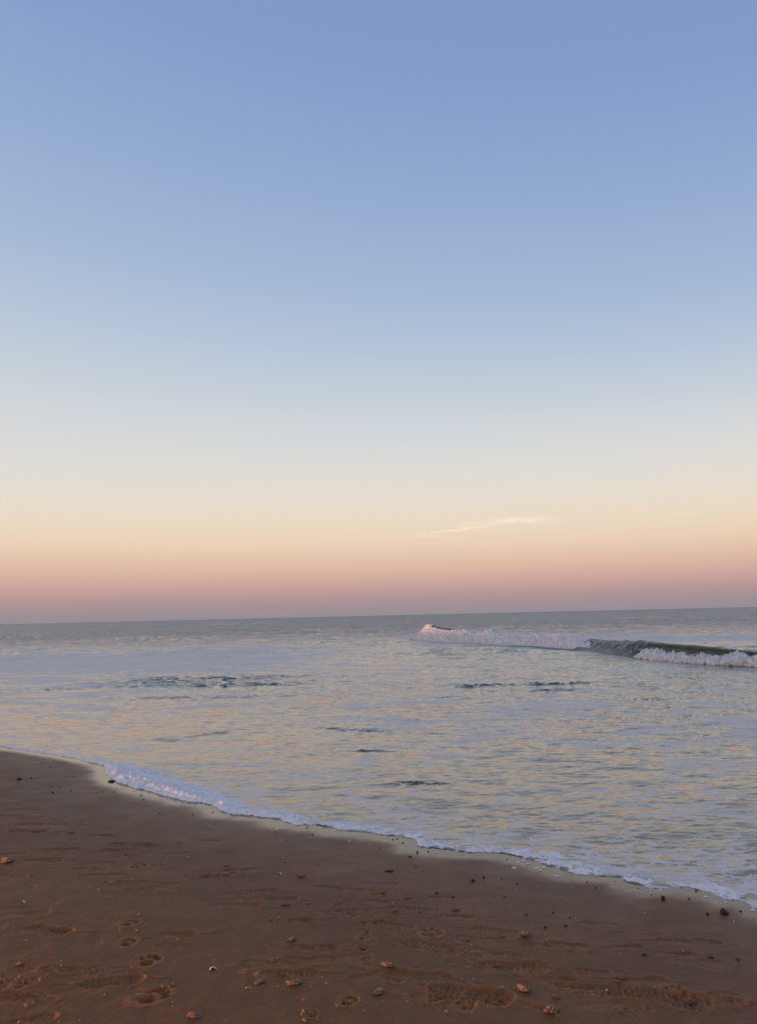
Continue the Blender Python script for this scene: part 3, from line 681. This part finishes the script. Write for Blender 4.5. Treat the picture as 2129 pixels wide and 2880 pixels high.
# ------------------------------------------------------------------ small things lying on the sand
def plain_mat(name, c0, c1, rough, scale=60, bump=.4, ior=1.45):
    m, k, b = new_mat(name)
    P = k.add('ShaderNodeTexCoord').outputs['Object']
    n = k.noise(P, scale, 4, .65)
    k.put(b.inputs['Base Color'], k.mix(k.mr(n, .35, .65), c0, c1)); b.inputs['Roughness'].default_value = rough; b.inputs['IOR'].default_value = ior
    bp = k.add('ShaderNodeBump'); k.put(bp.inputs['Height'], n); bp.inputs['Distance'].default_value = .004; bp.inputs['Strength'].default_value = bump
    k.l.new(bp.outputs[0], b.inputs['Normal'])
    return m
M_STONE = plain_mat('dark_stone', (.010, .008, .007), (.028, .021, .018), .5)
M_RED = plain_mat('reddish_stone', (.03, .010, .007), (.06, .022, .015), .5)
M_SHELL = plain_mat('shell', (.62, .58, .52), (.80, .77, .72), .35, 90, .15)
M_TAN = plain_mat('tan_shell', (.55, .42, .28), (.72, .58, .42), .4, 90, .2)
M_CLUMP = plain_mat('sand_clump', (.22, .125, .080), (.34, .20, .13), .85, 130, .8)

def lump_mesh(name, mat, seed, sx, sy, sz, rough=.25, sub=3, freq=1.6, flat=.35):
    bm = bmesh.new(); bmesh.ops.create_icosphere(bm, subdivisions=sub, radius=1)
    off = Vector((seed * 3.7, seed * 1.3, 0))
    for v_ in bm.verts:
        d = v_.co.normalized(); r = 1 + rough * mnoise.fractal(d * freq + off, .8, 2.1, 4)
        c = d * r
        if c.z < 0: c.z *= flat
        v_.co = (c.x * sx, c.y * sy, c.z * sz)
    me = bpy.data.meshes.new(name); bm.to_mesh(me); bm.free(); me.materials.append(mat)
    for p in me.polygons: p.use_smooth = True
    return me
def shell_mesh(name, mat, seed, L):
    """an open cupped fan: ribbed scallop-like valve, hinge at the back"""
    bm = bmesh.new(); n, k_ = 26, 9; rows = []
    rs = random.Random(seed)
    asp = rs.uniform(.62, .95)
    for side in (1, 0):
        grid = []
        for i in range(k_):
            f = i / (k_ - 1); row = []
            for j in range(n):
                a = -1.75 + 3.5 * j / (n - 1)
                rad = f * (math.cos(a * .42) ** .6)
                x = math.sin(a) * rad * .5; y = (math.cos(a) * rad * .5) * asp + .06 * (1 - f)
                dome = .25 * (1 - f ** 2.2) * (1 if side else .80)
                z = dome + .006 * math.cos(j * math.pi) * f + (0 if side else -.012)
                row.append(bm.verts.new((x * L, (y - .2) * L, max(z, 0 if side else -.01) * L)))
            grid.append(row)
        for i in range(k_ - 1):
            for j in range(n - 1):
                q = (grid[i][j], grid[i][j + 1], grid[i + 1][j + 1], grid[i + 1][j])
                bm.faces.new(q if side else q[::-1])
        rows.append(grid)
    for j in range(n - 1):
        bm.faces.new((rows[0][-1][j], rows[0][-1][j + 1], rows[1][-1][j + 1], rows[1][-1][j]))
    bmesh.ops.remove_doubles(bm, verts=bm.verts, dist=L * .002)
    me = bpy.data.meshes.new(name); bm.to_mesh(me); bm.free(); me.materials.append(mat)
    for p in me.polygons: p.use_smooth = True
    return me
STONE_ME = [lump_mesh('stone', M_STONE, i + 1, 1, .8, .72, .35, 3, 1.5) for i in range(5)]
RED_ME = lump_mesh('stone', M_RED, 9, 1, .8, .7, .3)
CLUMP_ME = [lump_mesh('clump', M_CLUMP, 20 + i, 1, .58, .50, .55, 4, 1.5, .5) for i in range(5)]
SHELL_ME = [shell_mesh('shell', M_SHELL, i, 1.0) for i in range(4)]; TAN_ME = shell_mesh('shell', M_TAN, 8, 1.0)

def put(name, me, p, width_px, zs=1.0, tilt=0.0, yaw=None, sink=.2, squash=1.0, unit=2.0):
    """place a thing so that its middle touches the beach at photograph point p; its width is width_px photograph pixels at that distance"""
    x, y, _ = G(p); z = sand_z(x, y)
    dist = math.hypot(x, y, z - CAM_Z); s_ = width_px * dist / F / unit
    o = bpy.data.objects.new(name, me); COL.objects.link(o)
    o.location = (x, y, z - 0); o.scale = (s_, s_ * squash, s_ * zs)
    o.location.z += s_ * zs * (.35 - sink) if unit == 2.0 else -.06 * s_
    o.rotation_euler = (tilt, random.uniform(-.2, .2) if unit == 2.0 else 0, random.uniform(0, 6.28) if yaw is None else yaw)
    return o
WORDS = ['first', 'second', 'third', 'fourth', 'fifth', 'sixth', 'seventh', 'eighth', 'ninth', 'tenth', 'eleventh', 'twelfth', 'thirteenth', 'fourteenth', 'fifteenth', 'sixteenth', 'seventeenth', 'eighteenth', 'nineteenth', 'twentieth']
NUMS = ['zero', 'one', 'two', 'three', 'four', 'five', 'six', 'seven', 'eight', 'nine', 'ten', 'eleven', 'twelve', 'thirteen', 'fourteen', 'fifteen', 'sixteen', 'seventeen', 'eighteen', 'nineteen', 'twenty']
def rows(kind, cat, noun, items, where, group):
    """items = [(pixel, object)] without a label of their own: told apart by their order from the left within the place named"""
    items = sorted(items, key=lambda a: a[0][0]); n = len(items)
    plural = noun.replace('clump of', 'clumps of') if 'clump of' in noun else noun + 's'
    for i, (p, o) in enumerate(items):
        o['category'] = cat; o['group'] = group
        o['label'] = (f'{WORDS[i]} from left of {NUMS[n]} {plural} {where}' if n > 1 else f'only {noun} {where}')
def solo(o, cat, label, group): o['category'] = cat; o['label'] = label; o['group'] = group

SG, HG, CG = 'dark stones scattered on the sand', 'white shells scattered on the sand', 'clumps of sand kicked up beside the footprints'
def stone(p, w_, zs=1.0, me=None, sq=1.0, yaw=None): return put('stone', me or random.choice(STONE_ME), p, w_ * (.88 if w_ > 9 else .74), zs, 0, yaw, .2, sq)
# stones with a look of their own
solo(stone(C(1432, 395), 24, 1.15, yaw=.3), 'stone', 'largest black jagged stone on the wet sand below the foam at the far right', SG)
solo(stone(C(1032, 303), 12, 1.9), 'stone', 'upright black stone with a reddish foot below the foam lobe at right', SG)
solo(stone(C(1323, 403), 9.5, 1.4), 'stone', 'small round black stone just left of the largest black stone', SG)
solo(stone(D(130, 260), 16, .8, RED_ME), 'stone', 'reddish black stone among the shells on the sand at far left', SG)
solo(stone(D(732, 275), 19, .6), 'stone', 'dark flat stone touching the tip of the thick foam at left', SG)
solo(stone(B(895, 120), 25, .42, yaw=.1, sq=.5), 'stone', 'long flat dark stone lying alone on the middle sand', SG)
solo(stone(B(1443, 183), 13, 1.3), 'stone', 'black stone with a small dark chip at its left, below the middle foam', SG)
solo(stone(B(1422, 191), 8, .6), 'stone', 'tiny dark chip touching the left side of a black stone', SG)
solo(stone(B(1513, 162), 7.5, 2.2), 'stone', 'narrow upright black stone right of the stone with the chip', SG)
solo(stone(B(1203, 268), 12, .7, yaw=0, sq=.6), 'stone', 'flat black pebble alone on the sand right of the middle', SG)
solo(stone(C(910, 670), 14, .8, yaw=0, sq=.7), 'stone', 'flat black pebble above the long curved footprint at right', SG)
solo(stone(C(1347, 687), 13, .7, yaw=-.4, sq=.6), 'stone', 'slanting flat black pebble on the bare sand at the right edge', SG)
solo(stone(C(1523, 695), 9.5, 1.1), 'stone', 'round black pebble nearest the right edge on the bare sand', SG)
solo(stone(E(1078, 577), 6.5, 2.3), 'stone', 'upright dark stone standing in the wet film below the broken middle foam', SG)
solo(stone(E(1030, 605), 13, .5, yaw=0, sq=.5), 'stone', 'flat dark stone just below the upright stone at the middle foam', SG)
g1 = [D(340, 308), D(390, 313), D(468, 338), D(278, 152), D(332, 183), D(210, 250), D(490, 240)]
rows('stone', 'stone', 'small dark pebble', [(p, stone(p, random.uniform(5, 8), .8)) for p in g1], 'between far-left shells and thick foam', SG)
g2 = [D(632, 350), D(672, 343), D(750, 345), D(942, 395), D(927, 365), D(1045, 482), D(1265, 490), D(1393, 477), E(358, 415), E(393, 460), E(225, 498)]
rows('stone', 'stone', 'small dark pebble', [(p, stone(p, random.uniform(6, 9), .8)) for p in g2], 'on wet strip under left foam half', SG)
g3 = [D(715, 582), D(1170, 680), D(113, 422), D(358, 518), B(213, 62), B(425, 78), B(625, 105), D(1410, 555)]
rows('stone', 'stone', 'tiny dark pebble', [(p, stone(p, random.uniform(4.5, 7), .9)) for p in g3], 'on plain sand left of the middle', SG)
g4 = [E(835, 550), E(920, 492), E(948, 487), E(985, 515), E(1150, 572), B(1068, 90), B(1628, 168), C(30, 80), C(12, 40)]
rows('stone', 'stone', 'small dark pebble', [(p, stone(p, random.uniform(5, 8.5), 1.1)) for p in g4], 'on wet strip under middle of foam', SG)
g5 = [C(535, 190), C(592, 228), C(1202, 298), C(1248, 250), C(1540, 380), C(78, 203)]
rows('stone', 'stone', 'small black pebble', [(p, stone(p, random.uniform(6, 8.5), 1.0)) for p in g5], 'on wet strip under right foam half', SG)
g6 = [B(1310, 287), B(1648, 292), C(140, 407), C(312, 387), C(425, 422), C(262, 485), C(395, 475)]
rows('stone', 'stone', 'black pebble', [(p, stone(p, random.uniform(7, 10), 1.1)) for p in g6], 'on damp sand right of centre, off the foam', SG)

def shell(p, w_, me=None, tilt=0., zs=1.0): return put('shell', me or random.choice(SHELL_ME), p, w_, zs, tilt, random.uniform(-.6, .6), unit=1.0)
solo(shell(A(1395, 757), 23, SHELL_ME[0], .25, 1.5), 'shell', 'largest white shell, domed, on the lower sand left of the middle', HG)
solo(shell(D(360, 347), 15, TAN_ME, .2, 1.4), 'shell', 'tan shell on the sand below the pebbles at upper left', HG)
solo(shell(A(160, 318), 16, None, .2, 1.3), 'shell', 'white shell above the footprints at the left edge', HG)
solo(shell(A(915, 925), 15, None, .1, 1.1), 'shell', 'pale shell touching the left rim of the deepest paw print', HG)
solo(shell(A(1625, 880), 15, None, .2, 1.3), 'shell', 'pale pinkish shell right of and below the largest white shell', HG)
solo(shell(B(368, 322), 11, None, .3, 1.8), 'shell', 'bright white shell alone among footprints at the centre of the sand', HG)
solo(shell(B(180, 133), 16, None, .1, 1.0), 'shell', 'flat white shell lowest of three shells in the middle sand', HG)
solo(shell(B(195, 32), 9, None, .3, 1.8), 'shell', 'round white shell topmost of three shells in the middle sand', HG)
solo(shell(B(280, 88), 9, None, .1, 1.0), 'shell', 'small white shell, the rightmost of three shells in the middle sand', HG)
solo(shell(B(778, 137), 8, None, .2, 1.2), 'shell', 'small white shell left of the long flat dark stone', HG)
solo(shell(B(995, 843), 15, TAN_ME, .2, 1.2), 'shell', 'cream shell beside the heel of the treaded footprint at lower middle', HG)
s1 = [D(52, 105), D(15, 147), D(60, 150), D(18, 185), D(85, 172), D(125, 212), D(240, 187), D(255, 245), D(380, 243), D(445, 232), D(150, 312), D(65, 210), D(325, 212), D(152, 150)]
rows('shell', 'shell', 'tiny white shell', [(p, shell(p, random.uniform(4.5, 8), None, .4, 1.8)) for p in s1], 'scattered on the sand at far left', HG)
s2 = [D(300, 495), D(562, 540), D(422, 783), A(922, 432), A(593, 220)]
rows('shell', 'shell', 'small white shell', [(p, shell(p, random.uniform(6, 9), None, .3, 1.4)) for p in s2], 'on open sand of the left third', HG)
s3 = [E(577, 503), E(760, 490), E(848, 559), E(685, 520), E(280, 530)]
rows('shell', 'shell', 'tiny white shell', [(p, shell(p, random.uniform(4.5, 6), None, .3, 1.4)) for p in s3], 'on wet strip under the middle foam', HG)
s4 = [C(73, 235), C(403, 312), C(717, 272), C(880, 262), C(955, 268), C(868, 228), C(913, 390), C(105, 122), C(720, 183)]
rows('shell', 'shell', 'small white shell', [(p, shell(p, random.uniform(6, 8), None, .4, 1.7)) for p in s4], 'on damp sand under right foam half', HG)
s5 = [C(1355, 470), C(425, 680), C(390, 422), C(1620, 430)]
rows('shell', 'shell', 'tiny pale shell', [(p, shell(p, random.uniform(5, 7), None, .3, 1.5)) for p in s5], 'on bare sand at right, off the foam', HG)
s6 = [B(457, 805), B(165, 870), B(1015, 970), B(1140, 500), B(1120, 455), B(482, 850), B(730, 1028)]
rows('shell', 'shell', 'small pale shell', [(p, shell(p, random.uniform(6, 9), None, .3, 1.3)) for p in s6], 'among footprints of the lower middle', HG)

def clump(p, w_, zs=1.0, sq=1.0): return put('sand_clump', random.choice(CLUMP_ME), p, w_ * 1.05, zs * 1.15, 0, random.uniform(-.7, .7), .10, sq)
solo(clump(C(305, 1045), 36, 1.05), 'sand clump', 'largest rounded orange-lit clump of sand near the bottom edge', CG)
solo(clump(C(118, 903), 32, .8), 'sand clump', 'smooth rounded clump of sand above and left of the largest one', CG)
solo(clump(C(335, 952), 16, 1.1), 'sand clump', 'small clump of sand just above the largest rounded one', CG)
solo(clump(C(130, 545), 24, .95), 'sand clump', 'orange-lit clump of sand left of the smooth oval footprint', CG)
solo(clump(C(752, 820), 22, 1.0), 'sand clump', 'clump of sand at the tip of the long curved footprint', CG)
solo(clump(C(735, 845), 13, .9), 'sand clump', 'small clump touching the clump at the tip of the long curved footprint', CG)
solo(clump(C(1205, 950), 24, 1.3), 'sand clump', 'rough clump of sand in the heel of the long curved footprint', CG)
solo(clump(B(885, 745), 28, .85), 'sand clump', 'orange-lit clump at the toe of the treaded footprint at lower middle', CG)
solo(clump(B(275, 852), 31, .8), 'sand clump', 'wedge-shaped orange clump below the deep treaded footprint at lower middle left', CG)
solo(clump(B(50, 845), 25, .6), 'sand clump', 'low crescent clump just left of the wedge-shaped orange clump', CG)
solo(clump(B(825, 916), 29, .6), 'sand clump', 'flat clump of sand between paw prints at the lower middle', CG)
solo(clump(B(918, 380), 27, .7), 'sand clump', 'crescent clump of sand at the centre of the beach', CG)
solo(clump(B(260, 567), 22, .75), 'sand clump', 'clump of sand with a dark right side left of the oval footprint', CG)
solo(clump(A(50, 55), 30, .75), 'sand clump', 'orange clump of sand at the left edge of the photo', CG)
solo(clump(A(1525, 128), 16, .9), 'sand clump', 'small orange clump on the sand above the largest white shell', CG)
solo(clump(A(1275, 1072), 30, .7), 'sand clump', 'slanting orange clump near the bottom edge left of the middle', CG)
solo(clump(A(135, 732), 17, .8), 'sand clump', 'orange clump above the paw marks at the left edge', CG)
c1 = [A(390, 970), A(180, 1000), A(655, 242), A(1585, 718), A(1138, 860), A(1070, 882), A(905, 510)]
rows('clump', 'sand clump', 'little clump of sand', [(p, clump(p, random.uniform(10, 17), .6)) for p in c1], 'among prints of the lower left', CG)
c2 = [B(322, 152), B(220, 332), B(1018, 292), B(725, 452), B(1105, 380), B(1330, 375), B(845, 258), B(1600, 728), B(1635, 550), B(1400, 568)]
rows('clump', 'sand clump', 'orange sand clump', [(p, clump(p, random.uniform(13, 19), .65)) for p in c2], 'on trodden sand of the middle', CG)
c3 = [B(345, 1097), B(1395, 978), B(725, 620), B(1330, 940), B(1600, 975), C(785, 1010)]
rows('clump', 'sand clump', 'rough clump of sand', [(p, clump(p, random.uniform(9, 15), .9)) for p in c3], 'by prints near the bottom edge', CG)
c4 = [D(875, 695), D(850, 765), D(470, 610), D(1490, 825), D(770, 680)]
rows('clump', 'sand clump', 'faint sand clump', [(p, clump(p, random.uniform(13, 20), .45)) for p in c4], 'on the upper sand of the left half', CG)

build_crumbs('sand_crumbs', M_CLUMP, 1500, .75, .0021, 'tiny crumbs of sand strewn around the footprints')
build_crumbs('shell_grit', M_TAN, 260, .1, .0013, 'tiny pale specks of broken shell strewn over the sand')
